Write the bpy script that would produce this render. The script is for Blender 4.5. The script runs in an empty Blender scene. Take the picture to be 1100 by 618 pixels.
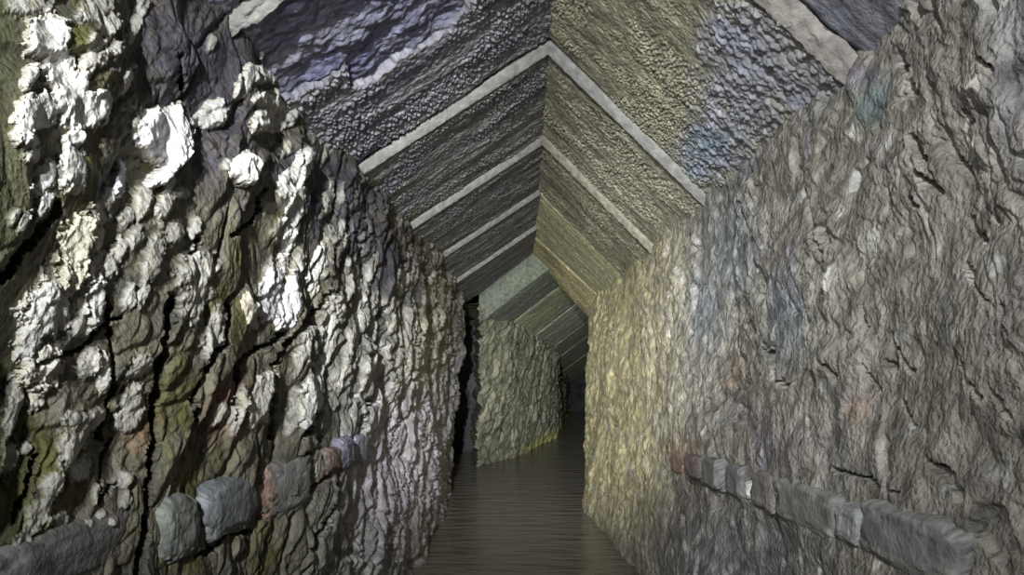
import bpy, math
import numpy as np

# ---------------------------------------------------------------- set-up
S = 1.5                     # metres per design unit
H0 = 0.72                   # eye height above the water in design units
F, VX, VY = 760.0, 566.0, 390.0   # focal length (px of the 1100x618 frame), end point of the tunnel axis
sc = bpy.context.scene
col = sc.collection
rng = np.random.default_rng(7)

def W(P):
    """design units (eye at the origin, y along the tunnel) -> metres, water level at z = 0"""
    P = np.asarray(P, float)
    return P * S + np.array([0, 0, H0 * S])

# ---------------------------------------------------------------- noise
def _h(ix, iy, seed):
    ix = ix.astype(np.int64).astype(np.uint64); iy = iy.astype(np.int64).astype(np.uint64)
    n = (ix * np.uint64(0x9E3779B97F4A7C15)) ^ (iy * np.uint64(0xC2B2AE3D27D4EB4F)) ^ np.uint64((seed * 0x165667B19E3779F9 + 0x27D4EB2F165667C5) & 0xFFFFFFFFFFFFFFFF)
    n ^= n >> np.uint64(31); n *= np.uint64(0xBF58476D1CE4E5B9); n ^= n >> np.uint64(29)
    n *= np.uint64(0x94D049BB133111EB); n ^= n >> np.uint64(32)
    return (n >> np.uint64(40)).astype(np.float64) / float(1 << 24)

def noise(x, y, seed=0):
    x, y = np.broadcast_arrays(np.asarray(x, float), np.asarray(y, float))
    ix, iy = np.floor(x), np.floor(y)
    fx, fy = x - ix, y - iy
    u = fx*fx*fx*(fx*(fx*6-15)+10); v = fy*fy*fy*(fy*(fy*6-15)+10)
    out = 0
    for dx in (0, 1):
        for dy in (0, 1):
            a = _h(ix+dx, iy+dy, seed) * 2*math.pi
            g = np.cos(a)*(fx-dx) + np.sin(a)*(fy-dy)
            out = out + g * (u if dx else 1-u) * (v if dy else 1-v)
    return out * 1.41

def fbm(x, y, seed=0, oct=4, gain=.5, lac=2.03):
    a, s, t = 1.0, 0.0, 0.0
    for k in range(oct):
        s = s + a * noise(x, y, seed + k*17); t += a
        a *= gain; x = x*lac + 3.1; y = y*lac + 1.7
    return s / t * 1.4

def voro(x, y, seed=0, jit=.9):
    """F1, F2, random value of the cell, offset from the cell's centre"""
    x, y = np.broadcast_arrays(np.asarray(x, float), np.asarray(y, float))
    ix, iy = np.floor(x), np.floor(y)
    f1 = np.full(x.shape, 9.0); f2 = f1.copy(); cid = np.zeros(x.shape); ox = np.zeros(x.shape); oy = np.zeros(x.shape)
    for dx in (-1, 0, 1):
        for dy in (-1, 0, 1):
            cx, cy = ix+dx, iy+dy
            px = cx + .5 + jit*(_h(cx, cy, seed) - .5); py = cy + .5 + jit*(_h(cx, cy, seed+101) - .5)
            ax, ay = x-px, y-py
            d = np.sqrt(ax*ax + ay*ay)
            near = d < f1
            f2 = np.where(near, f1, np.minimum(f2, d))
            ox = np.where(near, ax, ox); oy = np.where(near, ay, oy)
            cid = np.where(near, _h(cx, cy, seed+202), cid)
            f1 = np.where(near, d, f1)
    return f1, f2, cid, ox, oy

def sstep(a, b, x):
    t = np.clip((x-a)/(b-a), 0, 1); return t*t*(3-2*t)

def proj(P):
    y = np.maximum(P[..., 1], .05)
    return VX + F*P[..., 0]/y, VY - F*P[..., 2]/y

# ---------------------------------------------------------------- mesh building
def link(name, me, mat, parent=None, smooth=True):
    o = bpy.data.objects.new(name, me); col.objects.link(o)
    me.materials.append(mat)
    if smooth:
        me.polygons.foreach_set('use_smooth', np.ones(len(me.polygons), bool))
    if parent is not None: o.parent = parent
    me.update()
    return o

def quads_mesh(name, V, Q, C=None):
    me = bpy.data.meshes.new(name)
    V = np.asarray(V, np.float32).reshape(-1, 3); Q = np.asarray(Q, np.int32).reshape(-1, 4)
    me.vertices.add(len(V)); me.vertices.foreach_set('co', V.ravel())
    me.loops.add(Q.size); me.loops.foreach_set('vertex_index', Q.ravel())
    me.polygons.add(len(Q)); me.polygons.foreach_set('loop_start', np.arange(0, Q.size, 4, dtype=np.int32))
    me.polygons.foreach_set('loop_total', np.full(len(Q), 4, np.int32))
    me.update(calc_edges=True)
    if C is not None:
        at = me.color_attributes.new('mineral', 'FLOAT_COLOR', 'POINT')
        C = np.asarray(C, np.float32).reshape(-1, 3)
        at.data.foreach_set('color', np.concatenate([C, np.ones((len(C), 1), np.float32)], 1).ravel())
    return me

def grid_quads(n, m, flip=False, off=0):
    i = np.arange(n*m).reshape(n, m) + off
    q = np.stack([i[:-1, :-1], i[1:, :-1], i[1:, 1:], i[:-1, 1:]], -1).reshape(-1, 4)
    return q[:, ::-1] if flip else q

def pad_rows(P, C, n, depth):
    """carry the rim of a rock face back into the rock so the wall has thickness"""
    P = np.concatenate([P[:, :1] - n*depth, P, P[:, -1:] - n*depth], 1)
    C = np.concatenate([C[:, :1], C, C[:, -1:]], 1)
    return P, C

# ---------------------------------------------------------------- materials
def rock_mat(name, rough=.72, bump=.25, fine=70.0, wet=.35, colour=None, var=.35):
    m = bpy.data.materials.new(name); m.use_nodes = True
    nt = m.node_tree; N = nt.nodes; L = nt.links
    b = N['Principled BSDF']
    tc = N.new('ShaderNodeTexCoord')
    n1 = N.new('ShaderNodeTexNoise'); n1.inputs['Scale'].default_value = fine*.35; n1.inputs['Detail'].default_value = 6
    n2 = N.new('ShaderNodeTexNoise'); n2.inputs['Scale'].default_value = fine*1.6; n2.inputs['Detail'].default_value = 4
    for n in (n1, n2): L.new(tc.outputs['Object'], n.inputs['Vector'])
    mr = N.new('ShaderNodeMapRange'); mr.inputs['From Min'].default_value = .3; mr.inputs['From Max'].default_value = .7
    mr.inputs['To Min'].default_value = 1-var; mr.inputs['To Max'].default_value = 1+var
    L.new(n1.outputs['Fac'], mr.inputs['Value'])
    mx = N.new('ShaderNodeMix'); mx.data_type = 'RGBA'; mx.blend_type = 'MULTIPLY'; mx.inputs['Factor'].default_value = 1
    if colour is None:
        at = N.new('ShaderNodeAttribute'); at.attribute_name = 'mineral'
        L.new(at.outputs['Color'], mx.inputs['A'])
    else:
        mx.inputs['A'].default_value = (*colour, 1)
    L.new(mr.outputs['Result'], mx.inputs['B'])
    L.new(mx.outputs['Result'], b.inputs['Base Color'])
    r2 = N.new('ShaderNodeMapRange'); r2.inputs['To Min'].default_value = rough-wet*.5; r2.inputs['To Max'].default_value = min(1, rough+wet*.5)
    L.new(n1.outputs['Fac'], r2.inputs['Value']); L.new(r2.outputs['Result'], b.inputs['Roughness'])
    b.inputs['Specular IOR Level'].default_value = .35
    ad = N.new('ShaderNodeMath'); ad.operation = 'ADD'
    ml = N.new('ShaderNodeMath'); ml.operation = 'MULTIPLY'; ml.inputs[1].default_value = .7; L.new(n2.outputs['Fac'], ml.inputs[0])
    L.new(n1.outputs['Fac'], ad.inputs[0]); L.new(ml.outputs[0], ad.inputs[1])
    bp = N.new('ShaderNodeBump'); bp.inputs['Strength'].default_value = bump; bp.inputs['Distance'].default_value = .02
    L.new(ad.outputs[0], bp.inputs['Height']); L.new(bp.outputs['Normal'], b.inputs['Normal'])
    return m

M_left = rock_mat('left_rock', .7, .55, 60)
M_right = rock_mat('right_rock', .66, .8, 60, var=.5)
M_far = rock_mat('far_rock', .7, .4, 30)
M_slab = rock_mat('slab_stone', .75, .35, 80)
M_crust = rock_mat('lime', .8, .6, 60, .2, var=.2)
M_strip = rock_mat('pale_mortar', .85, .3, 90, .1, var=.25)
M_stone = rock_mat('ledge_rock', .65, .35, 60, var=.3)

# ---------------------------------------------------------------- rock relief
def strata(y, z, seed):
    """coordinates along (u) and across (v) the beds, which rise into the tunnel"""
    wx = .05*fbm(y*4, z*4, seed+5, 3); wz = .05*fbm(y*4, z*4, seed+6, 3)
    y = y+wx; z = z+wz
    return (y*.62 + z*.78), (y*.78 - z*.62)

def flakes(u, v, su, sv, seed, edge=.12):
    f1, f2, cid, ou, ov = voro(u/su, v/sv, seed)
    ramp = .55*ov + .15*ou
    e = sstep(0, edge, f2-f1)
    return (cid*.55 + ramp + .25) * e, e, cid

def seg_dist(px, py, pts):
    d = np.full(px.shape, 1e9)
    for (x0, y0), (x1, y1) in zip(pts[:-1], pts[1:]):
        dx, dy = x1-x0, y1-y0
        t = np.clip(((px-x0)*dx + (py-y0)*dy)/(dx*dx+dy*dy+1e-9), 0, 1)
        d = np.minimum(d, np.hypot(px-x0-t*dx, py-y0-t*dy))
    return d

def blob_mask(px, py, blobs, wob, sharp=.35):
    """soft union of patches (centre, half sizes, lean) with ragged rims"""
    m = np.zeros(px.shape)
    for bl in blobs:
        cx, cy, rx, ry = bl[:4]; lean = bl[4] if len(bl) > 4 else .25
        R = 1.8*max(rx, ry)
        sel = (np.abs(px-cx) < R) & (np.abs(py-cy) < R)
        if not sel.any(): continue
        x = px[sel]-cx; y = py[sel]-cy
        x = x + lean*y
        d = np.sqrt((x/rx)**2 + (y/ry)**2) + wob[sel]
        m[sel] = np.maximum(m[sel], 1-sstep(1-sharp, 1+sharp, d))
    return m

def rows_for(y, zlo_w, zhi_w, n):
    """row heights of one column: most rows where the photo looks"""
    a = np.maximum(zlo_w, -255*y/F); b = np.minimum(zhi_w, 415*y/F)
    a = np.minimum(a, b-.05)
    n1 = n2 = max(6, n//10); n0 = n-n1-n2
    k = np.arange(n)
    key = np.array([0, n1, n1+n0, n-1])
    return np.stack([np.interp(k, key, [zlo_w, a_, b_, zh]) for a_, b_, zh in zip(a, b, np.broadcast_to(zhi_w, a.shape))])

# ---------------------------------------------------------------- left wall with its lime crusts
CRUST = [  # loose smaller patches on the left wall
 (22,8,22,12),(103,10,11,14),(110,30,12,12),(85,15,9,12),(97,48,12,8),(90,70,8,11),(105,65,6,8),(120,55,7,8),
 (150,8,7,10),(140,30,6,16,.4),(129,93,5,18,.4),(138,135,4,10),(27,155,8,10),(30,168,10,8),(18,240,5,10),(8,235,5,8),
 (110,215,8,14),(100,232,12,12),(100,260,6,16),(98,290,10,18),(112,285,9,14),(150,215,8,18),(131,235,7,10),(171,220,8,18),
 (141,255,8,11),(125,265,6,12),(160,280,8,25),(50,302,12,18),(188,208,10,6),(183,252,10,9),(206,245,5,11),(205,290,17,20),
 (175,200,5,10),(293,250,8,12),(288,292,11,18),(311,292,5,18),(340,275,9,28),(300,160,8,8),(237,178,5,6),(222,48,4,9),
 (82,350,12,13),(135,318,6,12),(148,315,6,14),(92,392,8,15),(145,395,12,12),(135,435,13,22),(98,450,10,10),(70,452,8,8),
 (10,430,9,38),(35,425,9,14),(205,318,13,24),(225,357,9,24),(345,345,6,28),(330,305,6,12),(230,445,8,12),
 (72,475,13,24),(80,505,9,14),(131,455,12,9),(5,490,8,20),(22,480,5,6),(50,520,13,12),(38,552,13,18),(60,557,6,7),(98,530,5,9),
 (128,515,9,8),(130,538,5,10),(103,553,4,5),(115,560,5,5),(88,562,6,4),(18,585,9,16),(355,255,3,15),(362,258,4,10),(367,281,3,5),
 (392,292,4,18),(427,300,4,14),(414,327,5,8),(440,290,5,20),(458,300,7,24),(380,325,3,14),(377,345,4,12),(360,330,5,18),(395,350,5,6),
 (413,350,4,10),(433,355,4,10),(480,295,6,10),(490,325,4,10),(470,330,7,18),(421,237,5,9),(345,375,6,18),(372,365,5,14),(390,385,6,14),
 (408,385,5,12),(428,380,6,14),(452,375,6,16),(470,390,5,16),(360,405,7,16),(385,420,6,14),(445,410,6,12),(465,420,6,14),(418,415,6,12),
 (320,375,7,22),(370,300,3,10),(345,215,6,22),(360,210,4,12),(330,140,5,14),(345,160,4,12),(250,440,8,20),(310,440,6,20)]
# the patches that stand out one by one: (patches, thickness, colour, label)
BIG = [
 ([(173,146,24,26,0),(182,172,8,17),(168,192,8,9,.5)], .036, (.80,.79,.80), 'bright white angular lime lump with a drip below it, whitest on the left wall'),
 ([(261,183,14,16,.1)], .034, (.80,.79,.74), 'small isolated bright white lime knob on bare dark rock of the left wall'),
 ([(50,40,20,22,.2),(62,75,15,24,0),(75,98,18,20),(38,120,21,18),(90,120,23,21),(25,143,10,12),(108,118,9,14),(30,85,7,12),(78,150,11,8)], .030, (.70,.68,.64),
  'largest knobbly pale lime crust, high up where the left wall is nearest'),
 ([(80,263,18,32,.3),(77,300,13,12)], .034, (.66,.62,.49), 'smooth cream coloured lime bulge running diagonally down the left wall'),
 ([(128,190,6,18,.1)], .024, (.78,.80,.84), 'narrow bluish white lime drip below the angular white lump'),
 ([(226,124,15,14,.2),(207,132,10,5,-.4)], .024, (.60,.60,.57), 'greyish fractured lime patch to the deeper side of the angular white lump'),
 ([(324,180,10,22,.35),(312,197,12,16),(316,226,8,24),(308,262,7,18,.4)], .022, (.72,.71,.66), 'long white lime streak hanging down below the roof edge on the left wall'),
 ([(290,52,13,13,0),(262,90,8,18),(285,80,21,9,0),(290,106,17,9),(301,126,13,15),(280,130,10,13)], .026, (.62,.60,.54),
  'crumbly grey white lime crust right under the eave of the nearest left roof slab'),
 ([(78,180,15,25,0)], .022, (.60,.59,.54), 'grainy pale lime patch below the largest crust on the left wall'),
 ([(48,190,11,18),(45,224,9,15)], .022, (.60,.60,.56), 'ragged tapering lime patch beside a dark diagonal hollow in the left wall'),
 ([(48,335,26,28,.25),(30,364,13,22,.3)], .026, (.60,.58,.54), 'broad pale pinkish grey lime plate low on the near left wall'),
 ([(45,396,20,23,.2)], .026, (.58,.56,.48), 'pale lime patch directly under the broad plate, cut off by a dark crack'),
 ([(102,324,9,25,.1)], .022, (.68,.67,.64), 'upright white lime strip beside the broad pale plate'),
 ([(269,338,7,20,-.25)], .016, (.62,.57,.46), 'thin cream pointed lime plate standing above a dark crack'),
 ([(290,318,11,28),(309,326,12,25,.2)], .022, (.70,.68,.70), 'white flaky lime crust with a lilac tint beside the cream pointed plate'),
 ([(280,430,12,30,.25)], .020, (.60,.58,.50), 'tall pale lime patch above the grey ledge stone with a reddish end'),
 ([(335,428,11,30,.15)], .020, (.62,.61,.57), 'tall white lime patch above the small white chip of the ledge'),
 ([(340,286,7,24,.35)], .020, (.70,.69,.64), 'white flaky lime sliver beside the purplish dark rock under the eave'),
 ([(110,400,8,22,0)], .020, (.60,.58,.52), 'narrow upright lime slab edged by a black crack low on the near left wall'),
]
CRACK_L = [([(347,315),(325,345),(300,370),(293,400),(290,440),(287,470)], 3.2), ([(300,358),(270,380),(250,395),(247,450)], 2.6),
 ([(242,330),(238,370),(220,392),(208,420),(205,450)], 2.2), ([(112,320),(118,380),(116,422),(104,470)], 2.6),
 ([(182,320),(172,375),(163,440),(162,480),(152,560),(150,620)], 4.5), ([(345,400),(340,440),(325,470)], 2.2), ([(128,340),(110,350),(85,375),(30,392)], 2.4),
 ([(60,220),(30,260),(0,300)], 5.), ([(115,470),(100,540),(120,520)], 2.), ([(280,205),(265,240),(245,255)], 2.5), ([(208,255),(205,275)], 2.5),
 ([(35,490),(25,530),(10,560)], 3.5), ([(360,510),(355,545),(330,590)], 2.2), ([(310,500),(345,470)], 1.5), ([(275,555),(330,528),(346,512)], 3.0),
 ([(190,60),(186,110),(178,125)], 2.0), ([(395,430),(380,460)], 1.5), ([(210,600),(235,570),(262,570)], 2.5), ([(405,330),(398,365),(388,385)], 1.6)]

def left_base(y, z):
    t = (z+.72)/1.25
    x = -.41 - .05*sstep(2.6, 4.0, y)*(1-t) - .05*t + .03*t*sstep(3.5, 4.5, y)
    x = x - .02*sstep(.75, 1.0, t)*(1-sstep(1.6, 2.4, y))
    ye = 4.1 + .5*t
    return x - np.minimum(1.0*np.maximum(y-ye, 0), .24)

pxs = np.arange(-95, 487, .62)
yv = np.concatenate([np.linspace(-1.2, .51, 60), .45*F/(VX-pxs), np.arange(4.36, 6.0, .025)])
yv = np.unique(yv)
Zl = rows_for(yv, -.80, np.full(yv.shape, .60), 640)
Yl = np.broadcast_to(yv[:, None], Zl.shape).copy()
u, v = strata(Yl, Zl, 11)
big = .030*fbm(Yl*2.2, Zl*2.4, 21, 3) + .022*fbm(u*3, v*7, 22, 3)
P = np.stack([left_base(Yl, Zl) + big, Yl, Zl], -1); PB = P.copy()
qx, qy = proj(P)
depthf = np.clip(Yl/1.2, .6, 2.2)
f_a, e_a, c_a = flakes(u, v, .20, .085, 31, .22)
f_b, e_b, c_b = flakes(u+.3, v, .085, .036, 32, .3)
f_c, e_c, c_c = flakes(u, v, .035, .018, 33, .4)
rough_amt = sstep(-.25, .25, fbm(Yl*3, Zl*3, 41, 2))
wob = .42*fbm(qx*.06, qy*.05, 51, 3) + .40*fbm(qx*.15, qy*.13, 52, 3) + .16*fbm(qx*.4, qy*.36, 53, 2)
m_small = blob_mask(qx, qy, CRUST, wob)
# flaky crust scattered over the deeper half, where single patches are too many to list
scat = sstep(.60, .70, c_b)*sstep(.1, .25, e_b)*sstep(300, 400, qx)*sstep(.0, .25, fbm(Yl*2.5, Zl*4, 44, 2)+.12)
scat = scat*(1-sstep(440, 500, qy)*.5)*(1-.85*blob_mask(qx, qy, [(345,210,32,80,-.5),(385,220,36,60,-.8),(405,275,36,60,-.6)], wob, .5))
m_crust = np.maximum(m_small, .8*scat)
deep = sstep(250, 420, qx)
h = .017*f_a + (.007+.006*deep)*f_b*(.4+.8*rough_amt) + .0035*f_c*(.3+rough_amt) + .0022*fbm(u*50, v*70, 36, 3)
cr = np.zeros(Zl.shape)
cwob = 5*fbm(qx*.05, qy*.05, 61, 3) + 2.0*fbm(qx*.25, qy*.25, 62, 2)
for pts, wd in CRACK_L:
    xs = [p[0] for p in pts]; ys = [p[1] for p in pts]
    sel = (qx > min(xs)-25) & (qx < max(xs)+25) & (qy > min(ys)-25) & (qy < max(ys)+25)
    d = seg_dist(qx[sel]+cwob[sel], qy[sel]+.6*cwob[sel], pts)
    cr[sel] = np.maximum(cr[sel], 1-sstep(wd*.45, wd*1.4, d))
f1n, _, _, _, _ = voro(u/.020, v/.016, 71)
f1m, _, _, _, _ = voro(u/.045, v/.034, 72)
knob = (1-np.minimum(f1n, 1)**2)*.55 + (1-np.minimum(f1m, 1)**2)*.55
sm = np.sqrt(m_crust)
h = h*(1-.35*sm) + sm*(.005+.008*knob*(1-.5*deep)) - .030*cr
sl_n = np.array([.86, -.51, 0])
P += (h*depthf**.6)[..., None]*(sl_n*(1-deep[..., None]) + np.array([1., 0, 0])*deep[..., None])
qx, qy = proj(P)

def mixc(C, c, m):
    return C + (np.asarray(c, float)-C)*np.clip(m, 0, 1)[..., None]

gn = fbm(Yl*6, Zl*5, 81, 4); gn2 = fbm(u*14, v*24, 82, 4)
C = np.empty(Zl.shape+(3,)); C[:] = (.120, .110, .075)
C = mixc(C, (.085, .080, .022), sstep(-.1, .5, gn)*(1-sstep(250, 420, qx)))          # olive algae
C = mixc(C, (.055, .055, .050), sstep(.05, .6, gn2)*.7)                              # dark wet rock
C = mixc(C, (.15, .14, .112), sstep(.0, .5, -gn2)*.7)                                  # bare grey rock
C = mixc(C, (.052, .046, .062), blob_mask(qx, qy, [(215,80,75,110,-.2),(330,210,30,70,-.5),(365,200,36,50,-.8),(400,270,40,75,-.6),(430,310,30,70,-.4)], wob, .6)*.9)   # purplish bare rock
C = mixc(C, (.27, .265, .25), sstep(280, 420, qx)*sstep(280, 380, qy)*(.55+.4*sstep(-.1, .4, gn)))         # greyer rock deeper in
C = mixc(C, (.56, .52, .58), blob_mask(qx, qy, [(440,490,55,95,.2)], wob, .7)*.85)   # lilac lime wash
C = mixc(C, (.22, .11, .06), blob_mask(qx, qy, [(238,440,18,32),(265,440,10,30),(150,460,14,30),(345,505,18,14)], wob, .6)*.45)
C = mixc(C, (.40, .385, .24), blob_mask(qx, qy, [(450,375,25,60)], wob, .6)*.45)
C = mixc(C, np.array((.47, .455, .41)), m_crust**.7*(.85+.25*gn2))
blot = sstep(.15, .5, fbm(qx*.09, qy*.09, 84, 3))
C = mixc(C, (.32, .29, .18), m_crust*blot*.7)
C = mixc(C, (.03, .03, .025), cr*.6)
C = mixc(C, (.045, .05, .018), sstep(60, 0, qx+40*wob)*.75*(1-.6*m_crust))  # falloff of the lamp at the near end, put into the colour
C = np.clip(C, .01, .9)

nrm = np.array([1., 0, 0])
# stand-out crusts: each its own body lying on the rock face
def crust_body(patches, thick, colour, label, seed):
    m = blob_mask(QX0, QY0, patches, (.38 if seed < 302 else .75)*wob, .3)
    ii, jj = np.where(m > .03)
    i0, i1, j0, j1 = ii.min(), ii.max()+2, jj.min(), jj.max()+2
    sl = (slice(i0, i1), slice(j0, j1))
    mm = m[sl]; keep = mm > .03
    Pp = P[sl].copy(); Pb = Pp.copy()
    if seed < 302: Pp = PB[sl] + np.array([.012, -.006, 0])
    k = knob[sl]; uu, vv = u[sl], v[sl]
    prof = np.sqrt(np.clip(mm, 0, 1))
    t = (.80 if seed < 302 else .62)*thick*prof*(.55 + .22*k + .40*fbm(Yl[sl]*16, Zl[sl]*13, seed, 2) + .22*fbm(Yl[sl]*50, Zl[sl]*42, seed+9, 2)) - .003
    Pp += t[..., None]*np.array([.80, -.60, 0]); Pb[..., 0] -= .016
    n, q = keep.shape
    idx = np.arange(n*q).reshape(n, q)
    kq = keep[:-1, :-1] & keep[1:, :-1] & keep[1:, 1:] & keep[:-1, 1:]
    Q = np.stack([idx[:-1, :-1], idx[1:, :-1], idx[1:, 1:], idx[:-1, 1:]], -1)[kq]
    used = np.unique(Q); mp = -np.ones(n*q, int); mp[used] = np.arange(len(used)); Q = mp[Q]
    nv = len(used)
    E = np.concatenate([Q[:, [0, 1]], Q[:, [1, 2]], Q[:, [2, 3]], Q[:, [3, 0]]])
    key = np.sort(E, 1); _, inv, cnt = np.unique(key[:, 0]*nv+key[:, 1], return_inverse=True, return_counts=True)
    B = E[cnt[inv] == 1]
    side = np.stack([B[:, 1], B[:, 0], B[:, 0]+nv, B[:, 1]+nv], -1)
    V = np.concatenate([Pp.reshape(-1, 3)[used], Pb.reshape(-1, 3)[used]])
    cc = np.empty((n, q, 3)); cc[:] = colour; cc *= (1.0 if seed < 302 else .76)
    cc *= (1 + .22*gn2[sl])[..., None]
    cc = mixc(cc, (.30, .27, .18), (1-sstep(.05, .6, mm))*.6 + .30*blot[sl])
    cc = cc.reshape(-1, 3)[used]
    Wv = W(V); c0 = Wv.mean(0)
    me = quads_mesh('lime_crust', Wv-c0, np.concatenate([Q[:, ::-1], (Q+nv), side[:, ::-1]]), np.concatenate([cc, cc]))
    o = link('lime_crust', me, M_crust); o.location = c0
    o['label'] = label; o['category'] = 'mineral deposit'; o['group'] = 'lime crusts on the left wall'
QX0, QY0 = qx, qy
for k, (pt, th, cl, lb) in enumerate(BIG): crust_body(pt, th, cl, lb, 300+k)

def wall(name, P, C, n, flip, mat, depth=.35):
    P, C = pad_rows(P, C, n, depth)
    me = quads_mesh(name, W(P), grid_quads(P.shape[0], P.shape[1], flip), C)
    o = link(name, me, mat); o['kind'] = 'structure'
    return o
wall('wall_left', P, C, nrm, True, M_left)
LP, LY, LZ = P, Yl, Zl

# ---------------------------------------------------------------- right wall
HOLES = [([(985,157),(1000,172)], 4), ([(1025,165),(1043,190)], 4), ([(990,185),(1013,205)], 4), ([(1045,236),(1052,250),(1062,258)], 4.5), ([(1075,236),(1078,240)], 3),
 ([(982,215),(988,222)], 3), ([(1046,285),(1052,300),(1070,324)], 2.5), ([(1078,150),(1084,165)], 3), ([(970,62),(974,72)], 6), ([(980,90),(986,102)], 4),
 ([(985,148),(990,158)], 4.5), ([(1006,4),(1016,22)], 5), ([(1012,503),(1022,520),(1037,534)], 5.5), ([(1000,492),(1012,510)], 2.5), ([(973,432),(986,458)], 2.5), ([(898,505),(902,508)], 3),
 ([(957,390),(964,396)], 4), ([(841,410),(846,415)], 3), ([(823,370),(830,382),(836,410)], 2), ([(935,512),(944,526)], 2.2), ([(905,505),(935,515)], 1.5), ([(948,420),(930,395)], 2),
 ([(1035,392),(1060,430)], 2.5), ([(890,385),(905,410)], 2), ([(960,360),(985,400)], 2), ([(1085,330),(1098,360)], 2.5), ([(1060,60),(1078,75)], 3), ([(880,255),(890,280)], 2),
 ([(950,520),(972,530)], 1.6), ([(930,330),(935,352)], 2), ([(868,450),(872,470)], 1.6), ([(1040,120),(1052,130)], 3), ([(1070,415),(1090,450)], 2.5)]
def right_base(y, z):
    t = np.clip((z+.72)/1.15, 0, 1.1)
    x = .372 + .115*t - .03*t*sstep(3.5, 5, y) - .075*sstep(2.7, 3.6, y)*(1-.75*t)
    yc = 3.65 + 1.35*t
    b = np.maximum(y-yc, 0)
    return x + np.where(b < .35, 1.2*b, .42+.28*(b-.35))
pxs = np.arange(1210, 655, -.62)
yv = np.concatenate([np.linspace(-1.2, .50, 60), .44*F/(pxs-VX), np.arange(3.75, 5.6, .012), np.arange(5.6, 10.5, .06)])
yv = np.unique(yv)
zt = np.interp(yv, [0, 3.5, 4.5, 5, 5.6, 10], [.53, .52, .48, .41, .35, .1])
Zr = rows_for(yv, -.80, zt, 500)
Yr = np.broadcast_to(yv[:, None], Zr.shape).copy()
u, v = strata(Yr, Zr, 12)
big = .028*fbm(Yr*2.2, Zr*2.0, 121, 2) + .007*fbm(u*3.2, v*8, 122, 3)
P = np.stack([right_base(Yr, Zr) - big, Yr, Zr], -1)
qx, qy = proj(P)
f_a, e_a, c_a = flakes(u, v, .22, .075, 131, .35)
f_b, e_b, c_b = flakes(u, v, .075, .030, 132, .4)
f_c, e_c, c_c = flakes(u, v, .030, .014, 133, .5)
lump, _, _, _, _ = voro(Yr/.06+.4*fbm(Yr*9, Zr*9, 5), Zr/.08+.4*fbm(Yr*9, Zr*9, 6), 135)
ra = sstep(-.2, .3, fbm(Yr*3, Zr*3, 141, 2))
h = .008*f_a*(.3+.9*ra) + .0035*f_b*(.5+ra) + .0018*f_c*(.5+ra) + .005*(1-np.minimum(lump, 1)**2) + .0045*fbm(Yr*22, Zr*16, 136, 5) + .008*fbm(Yr*11, Zr*8, 139, 3)
pit = sstep(.35, .6, fbm(u*9, v*16, 137, 3))
h -= .010*pit
cwob = 3*fbm(qx*.06, qy*.06, 161, 3) + 2*fbm(qx*.25, qy*.25, 162, 2)
cr = np.zeros(Zr.shape)
for pts, wd in HOLES:
    xs = [p[0] for p in pts]; ys = [p[1] for p in pts]
    sel = (qx > min(xs)-25) & (qx < max(xs)+25) & (qy > min(ys)-25) & (qy < max(ys)+25)
    if not sel.any(): continue
    d = seg_dist(qx[sel]+cwob[sel], qy[sel]-.7*cwob[sel], pts)
    cr[sel] = np.maximum(cr[sel], 1-sstep(wd*.3, wd*1.3, d))
h -= .045*cr
# the course of ledge stones sits in a shallow groove with the rock cut back below it
under = sstep(-.24, -.29, Zr)*(1-sstep(-.36, -.46, Zr))*(1-sstep(2.0, 2.4, Yr))
h -= .012*under
P[..., 0] -= h
qx, qy = proj(P)
wob = .35*fbm(qx*.05, qy*.05, 151, 4) + .3*fbm(qx*.2, qy*.2, 152, 3)
gn = fbm(Yr*6, Zr*5, 181, 4); gn2 = fbm(u*14, v*26, 182, 4)
C = np.empty(Zr.shape+(3,)); C[:] = (.31, .285, .24)
C = mixc(C, (.37, .34, .295), sstep(0, .5, gn)*.8)
C = mixc(C, (.20, .19, .155), sstep(.0, .5, gn2)*.75)
C = mixc(C, (.24, .24, .28), sstep(.1, .5, fbm(Yr*4, Zr*3, 183, 3))*.5)
C = mixc(C, (.27, .31, .34), blob_mask(qx, qy, [(785,270,28,50,.0),(760,330,20,40,0),(845,350,20,40,0),(790,160+85,18,40,0)], wob, .7)*.55)
C = mixc(C, (.14, .21, .22), blob_mask(qx, qy, [(938,108,17,26,.3)], wob, .6)*.7)
C = mixc(C, (.24, .22, .36), blob_mask(qx, qy, [(915,82,25,14,.3),(820,490,8,40,0)], wob, .7)*.35)
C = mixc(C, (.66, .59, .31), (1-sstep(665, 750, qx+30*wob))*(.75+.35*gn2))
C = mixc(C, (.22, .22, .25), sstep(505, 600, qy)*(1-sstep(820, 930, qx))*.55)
C = mixc(C, (.40, .37, .34), sstep(.3, .55, fbm(u*10, v*13, 186, 3))*.6)
C = mixc(C, (.55, .54, .50), sstep(.52, .62, fbm(Yr*22, Zr*16, 187, 2))*.7)
C = mixc(C, (.32, .20, .13), blob_mask(qx, qy, [(922,440,16,16),(790,405,10,18),(730,480,20,10)], wob, .6)*.4)
C = np.clip(C, .02, .9)
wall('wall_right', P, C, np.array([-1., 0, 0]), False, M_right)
RP = P

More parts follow.
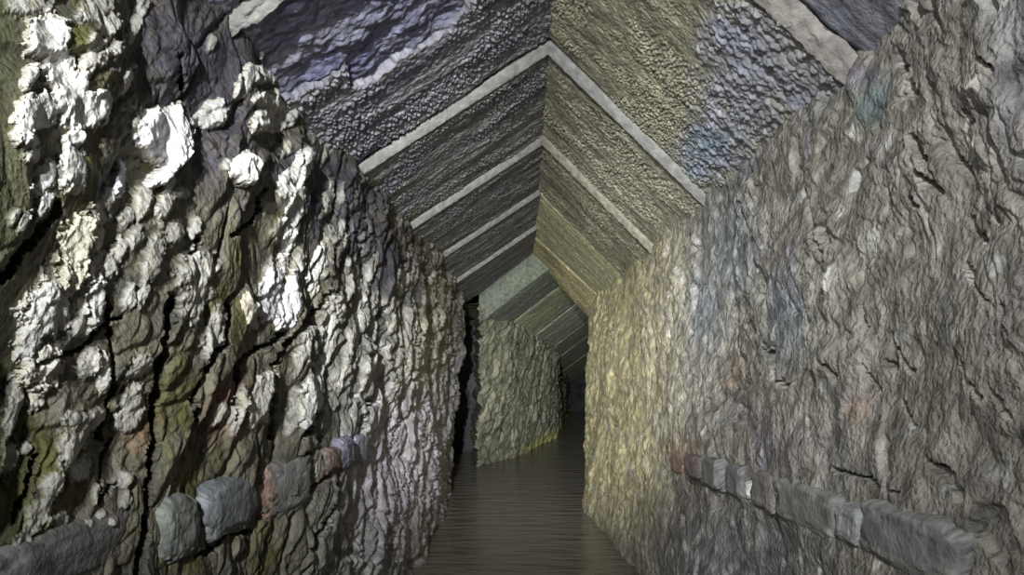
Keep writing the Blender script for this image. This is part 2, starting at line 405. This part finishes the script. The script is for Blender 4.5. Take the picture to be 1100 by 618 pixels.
# ---------------------------------------------------------------- the far stretch, where the tunnel bends right
DX = .264
def far_line(y):
    x = -.465 + DX*(y-4.11)
    x = np.where(y > 6.75, -.465 + DX*(6.75-4.11) + .10*(y-6.75), x)
    return x - .105*(1-sstep(4.9, 5.35, y))
yv = np.concatenate([np.arange(4.92, 7.8, .0075), np.arange(7.8, 11, .05)])
zt = .350 - .120*(yv-4.95) + .06; zt = np.maximum(zt, -.25)
k = np.linspace(0, 1, 260)
Zf = -.80 + (zt[:, None]+.80)*k[None]
Yf = np.broadcast_to(yv[:, None], Zf.shape).copy()
arc = np.concatenate([[0], np.cumsum(np.hypot(np.diff(yv), np.diff(far_line(yv))))])
Af = np.broadcast_to(arc[:, None], Zf.shape)
u, v = strata(Af, Zf, 13)
f_a, e_a, c_a = flakes(u, v, .34, .075, 231, .3)
f_b, e_b, c_b = flakes(u, v, .15, .036, 232, .3)
h = .03*fbm(Yf*2, Zf*2.5, 221, 3) + .034*f_a + .026*f_b + .006*fbm(u*30, v*40, 222, 3)
nn = np.array([.967, -.255, 0])
P = np.stack([far_line(Yf), Yf, Zf], -1) + nn*h[..., None]
gn = fbm(Yf*5, Zf*5, 281, 4); gn2 = fbm(u*12, v*20, 282, 3)
C = np.empty(Zf.shape+(3,)); C[:] = (.20, .20, .135)
C = mixc(C, (.12, .125, .09), sstep(0, .5, gn)*.8)
C = mixc(C, (.38, .36, .26), sstep(.65, .85, c_b)*.6)
C = mixc(C, (.42, .42, .12), (1-sstep(-.72, -.60, Zf))*sstep(5.2, 6, Yf)*.7)
back = np.linspace(.9, .02, 24)[:, None, None]          # free edge folded back, leaving an added gap shaped for a shadow strip
P = np.concatenate([P[:1] + back*np.array([-.12, 1., 0]), P]); C = np.concatenate([np.repeat(C[:1], 24, 0), C])
wall('wall_far_left', P, np.clip(C, .02, .9), nn, True, M_far)
X, Z = np.meshgrid(np.linspace(-1.1, -.1, 60), np.linspace(-.8, .9, 60), indexing='ij')
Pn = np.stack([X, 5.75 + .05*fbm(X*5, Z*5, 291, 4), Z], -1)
wall('wall_shade_gap', Pn, np.full(Pn.shape, .06), np.array([0, -1., 0]), True, M_far, .2)  # added face behind the gap, coloured dark to stand for shadow
# rock closing the tunnel at the next bend; its darkness is put into the colour
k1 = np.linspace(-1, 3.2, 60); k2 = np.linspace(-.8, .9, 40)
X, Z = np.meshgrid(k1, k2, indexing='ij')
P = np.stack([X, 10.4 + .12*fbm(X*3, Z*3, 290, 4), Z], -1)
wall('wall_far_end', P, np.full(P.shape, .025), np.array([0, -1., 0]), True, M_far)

# ---------------------------------------------------------------- roof slabs
def sec(y):
    ridge = np.array([.06 - .02*sstep(3.5, 5, y), y, np.interp(y, [0, 3.53, 4.3, 4.95], [.865, .865, .81, .752])])
    le = np.array([np.interp(y, [0, 3.5, 4.95], [-.46, -.45, -.40]), y, np.interp(y, [0, 3.53, 4.3, 4.95], [.53, .53, .49, .432])])
    re = np.array([np.interp(y, [0, 1, 3.5, 4.5, 5], [.505, .50, .475, .47, .41]), y, np.interp(y, [0, 1, 3.5, 4.5, 5], [.455, .45, .44, .40, .33])])
    return ridge, le, re

def far_sec(y):
    yy = y
    le = np.array([-.465 + DX*(min(yy, 6.75)-4.11) + .12*max(yy-6.75, 0), yy, .350-.120*(yy-4.95)])
    d = np.array([1., -DX, 0])/math.hypot(1, DX)
    ridge = le + d*.46 + np.array([0, 0, .335])
    re = le + d*.90
    return ridge, le, re

def slab(side, ya, yb, section, label, group, relief, colour, n=240, m=220, drop=.018, strip=True, over=.16, thick=.12, skew=0.0, strip_col=(.42, .40, .36), sw=1.0, rag=1.0, bev=.010):
    ra, la, ea = section(ya); rb, lb, eb = section(yb)
    if side == 'L': A0, A1, B0, B1 = ra, la, rb, lb
    else: A0, A1, B0, B1 = ra, ea, rb, eb
    a = (A1-A0); a = a/np.linalg.norm(a); A1 = A1 + a*over; b = (B1-B0); b = b/np.linalg.norm(b); B1 = B1 + b*over
    A1 = A1 + np.array([0, skew, 0]); B1 = B1 + np.array([0, skew, 0])
    s = np.linspace(0, 1, n)[:, None, None]; t = np.linspace(0, 1, m)[None, :, None]
    Pb = (A0*(1-s)+A1*s)*(1-t) + (B0*(1-s)+B1*s)*t
    nr = np.cross(B0-A0, A1-A0); nr = nr/np.linalg.norm(nr)
    if nr[2] > 0: nr = -nr
    L = np.linalg.norm(A1-A0); D = yb-ya
    sl = np.broadcast_to(s[..., 0]*L, (n, m)); tl = np.broadcast_to(t[..., 0]*D, (n, m)) + ya
    qx, qy = proj(Pb)
    hh, extra = relief(sl, tl, qx, qy, L)
    ed = np.minimum(tl-ya, yb-tl)
    hh = hh - bev*(1-sstep(0, .03, ed + .008*fbm(sl*14, tl*14, 77, 2)))
    Pb = Pb + nr*(hh + drop*(1-t[..., 0]))[..., None]
    Cc = colour(sl, tl, qx, qy, extra)
    top = np.array([0, 0, thick])
    # closed body: underside grid, rim, upper face
    V = Pb.reshape(-1, 3); idx = np.arange(n*m).reshape(n, m)
    rim = np.concatenate([idx[:-1, 0], idx[-1, :-1], idx[:0:-1, -1], idx[0, :0:-1]])
    RV = V[rim].copy(); RV = RV + top
    nr_ = len(rim); o2 = n*m
    cyc = np.arange(nr_)
    sideq = np.stack([rim, np.roll(rim, -1), o2+np.roll(cyc, -1), o2+cyc], -1)
    cen = RV.mean(0)[None]
    ci = o2+nr_
    kk = np.arange(0, nr_ - nr_ % 2, 2)
    capq = np.stack([o2+kk, o2+(kk+1) % nr_, o2+(kk+2) % nr_, np.full(len(kk), ci)], -1)
    VV = np.concatenate([V, RV, cen]); CC = np.concatenate([Cc.reshape(-1, 3), Cc.reshape(-1, 3)[rim], Cc.reshape(-1, 3)[:1]])
    Wv = W(VV); c0 = W((A0+A1+B0+B1)/4)
    q = grid_quads(n, m)
    up = side == 'R'
    Q = np.concatenate([q if up else q[:, ::-1], sideq[:, ::-1] if up else sideq, capq[:, ::-1] if up else capq])
    me = quads_mesh('roof_stone', Wv-c0, Q, CC)
    if strip:
        o = bpy.data.objects.new('roof_stone', None); col.objects.link(o)
        link('slab_body', me, M_slab, o)
    else: o = link('roof_stone', me, M_slab)
    o.location = c0
    o['label'] = label; o['category'] = 'roof slab'; o['group'] = group
    if strip:
        # rounded pale fillet of mortar along the slab's leading edge
        k = 200; g = 9
        ss = np.linspace(.004, .999, k)[:, None]; th = np.linspace(0, math.pi, g)[None]
        wv = sw*(1 + .35*rag**.5*fbm(ss*9, ss*0+ya*3, 91, 4)) * (1 + .0*th)
        kk_ = th/math.pi
        off_y = (-.012 + .025*kk_)*wv
        off_n = np.minimum(np.minimum(kk_*8, 1)*.003 + drop*1.15*kk_, 9) + .003*np.sin(th) + .001
        fz = rag*.0018*fbm(ss*(60/rag**.5), th*2+ya, 92, 4)
        base = A0[None, None]*(1-ss[..., None]) + A1[None, None]*ss[..., None]
        PP = base + np.array([0, 1., 0])*off_y[..., None] + nr*(off_n+fz)[..., None]
        bk = base + nr*(-.015)
        PP = np.concatenate([PP, np.broadcast_to(bk, (k, 1, 3)), PP[:, :1]], 1)
        cs = np.empty((k, g+2, 3)); cs[:] = strip_col
        cs *= (1 + .25*fbm(np.broadcast_to(ss*26, (k, g+2)), np.broadcast_to(np.arange(g+2)*.3, (k, g+2)), 93, 3))[..., None]
        me = quads_mesh('mortar_strip', W(PP)-c0, grid_quads(k, g+2, not up), cs)
        so = link('mortar_strip', me, M_strip, o); so['label'] = 'pale mortar strip along the slab edge'
    return o

def grain(sl, tl, qx, qy, L, seed, amp=1.0, sz=1.0):
    """granular face of a slab with bedding lines that run down the slope"""
    w = .01*fbm(sl*8, tl*8, seed, 3)
    f1, f2, cid, _, _ = voro(sl/(.0115*sz)+w*60, (tl+w)/(.0105*sz), seed+1)
    lines = fbm(sl*1.6, (tl+.4*w)*26, seed+2, 3)
    patch = sstep(-.25, .3, fbm(sl*4, tl*6, seed+3, 3))
    return amp*(.0055*np.maximum(0, 1-(f1/.62)**2)*(cid > .35)*(.25+.9*patch) + .0022*lines + .006*fbm(sl*5, tl*7, seed+4, 3) + .0016*fbm(sl*60, tl*60, seed+5, 3)), patch

def smoothface(sl, tl, qx, qy, L, seed):
    return .0022*fbm(sl*2, tl*16, seed, 3) + .004*fbm(sl*6, tl*8, seed+1, 3) + .0014*fbm(sl*50, tl*70, seed+2, 3), sl*0

BROKEN = [(200,128),(326,92),(371,66),(372,92),(402,80),(424,60),(463,41),(480,28),(505,-5),(520,-60)]
def relief_L2(sl, tl, qx, qy, L):
    h, p = grain(sl, tl, qx, qy, L, 401, 1.15)
    xs = np.array([b[0] for b in BROKEN]); ys = np.array([b[1] for b in BROKEN])
    line = np.interp(qx, xs, ys)
    wv = 3.5*fbm(qx*.08, qy*.08, 405, 3)
    near = sstep(1.3, -1.3, qy+wv-line)*sstep(230, 260, qx)
    c, _, cid, ox, oy = voro(sl/.06, tl/.045, 406)
    rough = .014*fbm(sl*9, tl*11, 407, 4) + .008*(cid-.5)*sstep(0, .4, _-c) + .005*fbm(sl*36, tl*40, 408, 3)
    return h*(1-near) + near*(rough-.012), sstep(.85, 1, near)
def relief_R2(sl, tl, qx, qy, L):
    h, p = grain(sl, tl, qx, qy, L, 421, .75, .72)
    wob = .4*fbm(qx*.04, qy*.04, 425, 3)+.2*fbm(qx*.15, qy*.15, 426, 2)
    m = blob_mask(qx, qy, [(840,75,80,85,0),(780,150,45,55,.4),(810,30,50,40,0)], wob, .5)
    f1, f2, cid, _, _ = voro(sl/.014+.5*fbm(sl*30,tl*30,429,2), tl/.012, 427)
    h = h*(1-.4*m) + m*(.0065*(1-np.minimum(f1, 1)**1.6)*(.3+1.2*cid) + .007*fbm(sl*16, tl*20, 428, 3))
    return h, m
def g_rel(seed, amp=1.0): return lambda sl, tl, qx, qy, L: grain(sl, tl, qx, qy, L, seed, amp)
def s_rel(seed): return lambda sl, tl, qx, qy, L: smoothface(sl, tl, qx, qy, L, seed)

def colour(base, alt, seed, tint=None, tint_amt=.0, streak=.35):
    def f(sl, tl, qx, qy, extra):
        C = np.empty(sl.shape+(3,)); C[:] = base
        C = mixc(C, alt, sstep(-.1, .45, fbm(sl*2.5, tl*8, seed, 4)))
        C = C*(1 + streak*fbm(sl*2, tl*40, seed+1, 3) + .25*fbm(sl*30, tl*40, seed+2, 3))[..., None]
        if tint is not None: C = mixc(C, np.array(tint), np.asarray(extra)*tint_amt*(.7+.6*fbm(sl*7, tl*9, seed+3, 3)))
        return np.clip(C, .02, .85)
    return f
def colour_R2(sl, tl, qx, qy, extra):
    C = colour((.40, .375, .265), (.32, .30, .22), 520)(sl, tl, qx, qy, extra)
    C = mixc(C, np.array((.35, .355, .42)), extra*(.75+.5*fbm(sl*6, tl*6, 523, 3)))
    C = mixc(C, np.array((.24, .32, .38)), blob_mask(qx, qy, [(765,150,25,22),(745,185,14,10)], .4*fbm(qx*.06, qy*.06, 524, 3), .5)*.6)
    C = mixc(C, np.array((.46, .45, .54)), blob_mask(qx, qy, [(768,118,8,16)], .4*fbm(qx*.1, qy*.1, 525, 3), .5)*.7)
    return np.clip(C, .02, .85)

GR = 'slabs of the gabled stone roof'
lj = [.28, 1.08, 1.905, 2.70, 3.53, 4.20, 4.95]
rj = [.28, 1.07, 1.905, 2.69, 3.56, 4.45, 4.97]
pl = ((.25, .25, .30), (.18, .17, .24))
slab('L', lj[0], lj[1], sec, 'rough dark roof slab in the top left corner, hardly in view', GR, g_rel(311, 1.4), colour(*pl, 511), strip=False)
slab('L', lj[1], lj[2], sec, 'left slope roof slab with a broken purplish blue hollow and a stepped edge', GR, relief_L2, colour((.27,.265,.29),(.19,.18,.23),512,(.17,.17,.29),.9), 420, 420, strip_col=(.31,.30,.28), sw=.9, rag=4)
slab('L', lj[2], lj[3], sec, 'grainy grey left slope roof slab just behind the broken one', GR, g_rel(313, 1.1), colour((.28,.285,.28),(.20,.195,.23),513), 320, 260, strip_col=(.31,.30,.28))
slab('L', lj[3], lj[4], sec, 'narrow looking dark grey roof slab, third visible on the left slope', GR, g_rel(314), colour((.26,.26,.26),(.19,.185,.22),514), 260, 200, strip_col=(.31,.30,.28), sw=1.1)
slab('L', lj[4], lj[5], sec, 'very dark roof slab on the left slope above the end of the white flaked wall', GR, g_rel(315), colour((.22,.21,.21),(.16,.15,.17),515), 220, 160, strip_col=(.31,.30,.28), sw=1.2)
slab('L', lj[5], lj[6], sec, 'last dark roof slab on the left slope before the bend', GR, s_rel(316), colour((.20,.19,.19),(.15,.145,.15),516), 200, 140, strip_col=(.30,.29,.27), sw=.8)
slab('R', rj[0], rj[1], sec, 'bluish roof slab in the top right, only its corner in view by the rock wall', GR, s_rel(321), colour((.28,.28,.32),(.22,.23,.29),521), strip=False)
slab('R', rj[1], rj[2], sec, 'broad yellowish roof slab with a bluish flaking patch, largest on the right slope', GR, relief_R2, colour_R2, 440, 420, strip_col=(.36,.33,.30), sw=1.7, rag=3.5)
slab('R', rj[2], rj[3], sec, 'grainy yellow grey roof slab between the two pale mortar strips on the right slope', GR, g_rel(323, .9), colour((.38,.36,.265),(.31,.29,.22),522), 340, 280, strip_col=(.31,.30,.28), sw=1.15)
slab('R', rj[3], rj[4], sec, 'brownish right slope roof slab with a dark crack along its pale leading edge', GR, g_rel(324, .8), colour((.37,.35,.25),(.29,.275,.20),523), 280, 220, strip_col=(.34,.32,.25), sw=1.5, rag=2)
slab('R', rj[4], rj[5], sec, 'smooth olive yellow roof slab low on the right slope', GR, s_rel(325), colour((.60,.60,.37),(.52,.51,.29),524), 240, 200, strip=False, drop=.004, bev=.004)
slab('R', rj[5], rj[6], sec, 'last roof slab on the right slope, brown yellow, touching the dark opening', GR, g_rel(326, .6), colour((.48,.43,.23),(.38,.34,.19),525), 220, 150, strip=False, drop=.006, bev=.004)
fj = [4.95, 5.40, 6.05, 6.75, 7.5, 8.6, 10.2]
fl = ['greenish grey roof slab where the lower roof begins behind the bend', 'second smooth roof slab of the lower roof behind the bend', 'middle yellowish green roof slab of the lower roof behind the bend',
      'fourth narrow roof slab of the lower roof behind the bend', 'small roof slab of the lower roof over the dark opening', 'deepest roof slab of the lower roof, lost in the dark opening']
GF = 'slabs of the lower roof behind the bend'
for k in range(6):
    slab('L', fj[k], fj[k+1], far_sec, fl[k], GF, s_rel(340+k), colour(((.19,.205,.16),(.42,.45,.33),(.46,.47,.28))[0 if k == 0 else 1+k % 2], (.20, .22, .165) if k == 0 else (.33, .35, .26), 540+k), 120, 70, strip=False, drop=.003, bev=.004, over=(.12 if k == 0 else .3), thick=(.30 if k == 0 else .12))
# the other slope of the same lower roof, behind the rock corner
yy = np.linspace(4.95, 10.3, 60); sec_ = [far_sec(q) for q in yy]
R0 = np.array([q[0] for q in sec_]); R1 = np.array([q[2] for q in sec_])
tt = np.linspace(0, 1.5, 30)[None, :, None]
P = R0[:, None]*(1-tt) + R1[:, None]*tt
P[..., 2] += .01*fbm(P[..., 0]*6, P[..., 1]*6, 365, 3)
P2 = np.concatenate([P[:, :1]+np.array([0, 0, .15]), P, P[:, -1:]+np.array([0, 0, .15])], 1)
me = quads_mesh('ceiling_far', W(P2), grid_quads(60, 32), np.full(P2.shape, .22)); o = link('ceiling_far', me, M_slab); o['kind'] = 'structure'

# ---------------------------------------------------------------- ledge stones
def grid_at(G, px, py):
    qx, qy = proj(G); ok = (G[..., 1] > .3) & (G[..., 1] < 3.2)
    d = np.where(ok, (qx-px)**2 + (qy-py)**2, 1e9)
    return G[np.unravel_index(np.argmin(d), d.shape)]
def ledge(G, side, x0, x1, ytop, ybot, colr, label, proud=.028, sq=.45, seed=0, colr2=None, slope=None):
    """a rounded block bedded in the wall between two upright joints"""
    xm, ym = (x0+x1)/2, (ytop+ybot)/2
    sl_ = 0 if slope is None else slope
    c = grid_at(G, xm, ym)
    pa = grid_at(G, x0, ym-sl_*(xm-x0)); pb = grid_at(G, x1, ym+sl_*(x1-xm))
    if x1-x0 < 40:          # narrow stones: take the wall's own depth at their middle
        pa = np.array([c[0], abs(c[0])*F/abs(x0-VX), 0]); pb = np.array([c[0], abs(c[0])*F/abs(x1-VX), 0])
        pa[2] = (VY-ym+sl_*(xm-x0))/F*pa[1]; pb[2] = (VY-ym-sl_*(x1-xm))/F*pb[1]
    ya, yb = pa[1], pb[1]
    ly = abs(ya-yb)/2*.97; hz = (ybot-ytop)/2/F*c[1]
    zc = (VY-ym)/F*c[1]
    dz = (pb[2]-pa[2])/(yb-ya)
    inx = 1 if side == 'L' else -1
    base = .25*(pa[0]+pb[0]) + .5*c[0]
    lean = (pb[0]-pa[0])/(yb-ya)
    n, m = 110, 70
    A = np.linspace(-math.pi, math.pi, n)[:, None]; B = np.linspace(-math.pi/2, math.pi/2, m)[None]
    sg = lambda x, e: np.sign(x)*np.abs(x)**e
    ex = sg(np.cos(B), sq)*sg(np.cos(A), .7); ey = sg(np.sin(B), sq)+0*A; ez = sg(np.cos(B), sq)*sg(np.sin(A), sq)
    r = 1 + .12*fbm(ey*2+seed, ez*2+ex, seed, 4) + .04*fbm(ey*7, ez*7+ex*3, seed+3, 4)
    y = (ya+yb)/2 + ly*ey*r
    Pp = np.stack([base + lean*(y-(ya+yb)/2) + inx*(proud*ex*r*.9 - ((.017 if side == 'L' else .019) - (.007 if x1-x0 < 30 else 0))), y, zc + 1.12*hz*ez*r + dz*.6*(y-(ya+yb)/2)], -1)
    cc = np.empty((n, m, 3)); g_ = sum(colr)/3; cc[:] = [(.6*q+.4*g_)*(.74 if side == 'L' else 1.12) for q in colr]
    if colr2 is not None: cc = mixc(cc, np.array(colr2), sstep(.35, .8, ey*(-1 if side == 'L' else -1)+.2*fbm(ez*3, ey*3, seed, 2)))
    cc *= (1+.5*fbm(ey*5+seed, ez*5+ex, seed+7, 5))[..., None]
    Wv = W(Pp); c0 = Wv.reshape(-1, 3).mean(0)
    me = quads_mesh('ledge_stone', Wv-c0, grid_quads(n, m, False), np.clip(cc, .02, .9))
    o = link('ledge_stone', me, M_stone); o.location = c0
    o['label'] = label; o['category'] = 'stone'; o['group'] = 'stones of the left wall ledge' if side == 'L' else 'stones of the right wall ledge'
LE = [(-30,146,568,640,(.20,.185,.175),None,'long dark grey ledge stone at the lower left corner of the left wall',.034,-.42),
 (170,211,534,599,(.23,.25,.21),None,'rounded greenish grey ledge stone beside a wide black crack',.034,-.3),
 (214,271,517,576,(.23,.26,.27),None,'bluish grey rounded ledge stone in the left wall course',.034,-.3),
 (273,333,497,553,(.27,.265,.25),(.30,.20,.16),'square grey ledge stone with a reddish end in the left wall',.030,-.3),
 (333,342,485,513,(.55,.50,.46),None,'thin white chip set upright in the left wall ledge',.024,-.2),
 (345,361,482,507,(.30,.20,.15),None,'small round brown ledge stone beside a purple one',.030,0),
 (361,376,472,504,(.24,.23,.33),None,'dark purple blue upright ledge stone in the left wall',.030,0),
 (377,393,468,497,(.36,.36,.48),None,'lavender blue ledge stone, deepest of the left wall course',.026,0)]
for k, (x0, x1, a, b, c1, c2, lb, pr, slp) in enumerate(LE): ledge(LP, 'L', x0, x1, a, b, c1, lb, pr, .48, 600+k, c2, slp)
RE = [(722,737,486,508,(.34,.20,.12),None,'reddish brown ledge stone, deepest of the right wall course',.024,.3),
 (738,753,489,512,(.22,.16,.15),None,'dark brown ledge stone second from the deep end of the right course',.026,.3),
 (756,774,493,523,(.25,.26,.23),None,'small grey green ledge stone in the right wall with a pale slip beside it',.026,.3),
 (774,781,500,527,(.48,.47,.44),None,'pale upright slip between two grey stones of the right wall course',.028,0),
 (782,801,501,532,(.25,.25,.24),None,'grey ledge stone between two pale upright slips',.026,.3),
 (801,810,517,535,(.56,.54,.52),None,'short whitish pebble wedged in the right wall course',.028,0),
 (811,836,509,547,(.26,.23,.20),None,'brownish ledge stone with a red streak in the right wall',.026,.35),
 (836,903,524,572,(.27,.26,.235),None,'large flat grey ledge stone in the right wall, second largest there',.032,.32),
 (908,932,545,583,(.32,.33,.32),None,'rounded light grey stone end beside the largest right ledge stone',.030,.3),
 (930,1046,556,620,(.28,.27,.25),None,'largest grey ledge stone, low down at the near end of the right wall',.036,.34)]
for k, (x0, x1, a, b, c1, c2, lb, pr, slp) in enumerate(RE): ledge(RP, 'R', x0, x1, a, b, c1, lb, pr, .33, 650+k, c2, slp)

# ---------------------------------------------------------------- water and bed
def plane_grid(name, x0, x1, y0, y1, z, mat, n=2, wav=None):
    X, Y = np.meshgrid(np.linspace(x0, x1, n), np.linspace(y0, y1, n*2), indexing='ij')
    Z = np.full(X.shape, z) + (wav(X, Y) if wav else 0)
    me = quads_mesh(name, W(np.stack([X, Y, Z], -1)), grid_quads(n, n*2))
    return link(name, me, mat)
mw = bpy.data.materials.new('murky_water'); mw.use_nodes = True
nt = mw.node_tree; N = nt.nodes; L = nt.links; b = N['Principled BSDF']
b.inputs['Base Color'].default_value = (.19, .17, .14, 1); b.inputs['Roughness'].default_value = .16; b.inputs['IOR'].default_value = 1.33
tc = N.new('ShaderNodeTexCoord'); mp = N.new('ShaderNodeMapping'); mp.inputs['Scale'].default_value = (1.6, 6, 1)
L.new(tc.outputs['Object'], mp.inputs['Vector'])
nz = N.new('ShaderNodeTexNoise'); nz.inputs['Scale'].default_value = 2.2; nz.inputs['Detail'].default_value = 5; L.new(mp.outputs['Vector'], nz.inputs['Vector'])
bp = N.new('ShaderNodeBump'); bp.inputs['Strength'].default_value = .5; bp.inputs['Distance'].default_value = .05
L.new(nz.outputs['Fac'], bp.inputs['Height']); L.new(bp.outputs['Normal'], b.inputs['Normal'])
w = plane_grid('water', -.75, 2.6, -1.2, 10.4, -.72, mw, 120, lambda X, Y: .0025*fbm(X*5, Y*16, 701, 3))
w['label'] = 'murky dark brown rippled water covering the tunnel bottom'; w['category'] = 'water'; w['kind'] = 'stuff'
mb = rock_mat('stream_bed', .8, .3, 20, colour=(.10, .085, .06))
fo = plane_grid('floor', -.9, 2.7, -1.2, 10.5, -.80, mb, 60, lambda X, Y: .015*fbm(X*4, Y*4, 702, 3)); fo['kind'] = 'structure'

# ---------------------------------------------------------------- light: the visitor's headlamp, plus an added fill
def spot(loc, aim, size, power, blend=1.0, radius=.012, colr=(.95, .98, 1)):
    l = bpy.data.lights.new('torch_or_fill', 'SPOT'); l.energy = power; l.spot_size = math.radians(size); l.spot_blend = blend
    l.shadow_soft_size = radius; l.color = colr
    o = bpy.data.objects.new('torch_or_fill', l); col.objects.link(o)
    from mathutils import Vector
    p = Vector(W(loc)); q = Vector(W(aim)); o.location = p
    o.rotation_euler = (q-p).to_track_quat('-Z', 'Y').to_euler()
    return o
LAMP = (-.16, -.50, .42)
spot(LAMP, (.22, 2, .16), 140, 54)
spot(LAMP, (.06, 3, .12), 62, 290)
spot(LAMP, (.08, 4, .04), 34, 750)
FILL_LAMP = (-.22, -.16, .20)      # added fill beside the eye, softening shadows and brightening the deep end
spot(FILL_LAMP, (.05, 2, -.25), 150, 20)
spot(FILL_LAMP, (.06, 3, -.06), 60, 70)
spot(FILL_LAMP, (.22, 4, -.02), 34, 680)
spot(FILL_LAMP, (.12, 5, .06), 18, 900)

# ---------------------------------------------------------------- world, camera, colour management
wd = bpy.data.worlds.new('dark'); sc.world = wd; wd.use_nodes = True
wd.node_tree.nodes['Background'].inputs['Color'].default_value = (.5, .55, .7, 1)
wd.node_tree.nodes['Background'].inputs['Strength'].default_value = .004
cam = bpy.data.cameras.new('camera'); co = bpy.data.objects.new('camera', cam); col.objects.link(co)
cam.sensor_width = 36; cam.lens = 36*F/1100; cam.clip_start = .02
cam.shift_x = (550-VX)/1100; cam.shift_y = (VY-309)/1100
co.location = W((0, 0, 0)); co.rotation_euler = (math.pi/2, 0, 0)
sc.camera = co
vs = sc.view_settings
sc.display_settings.display_device = 'sRGB'
vs.view_transform = 'Standard'; vs.look = 'None'; vs.exposure = 0; vs.gamma = 1; vs.use_curve_mapping = False
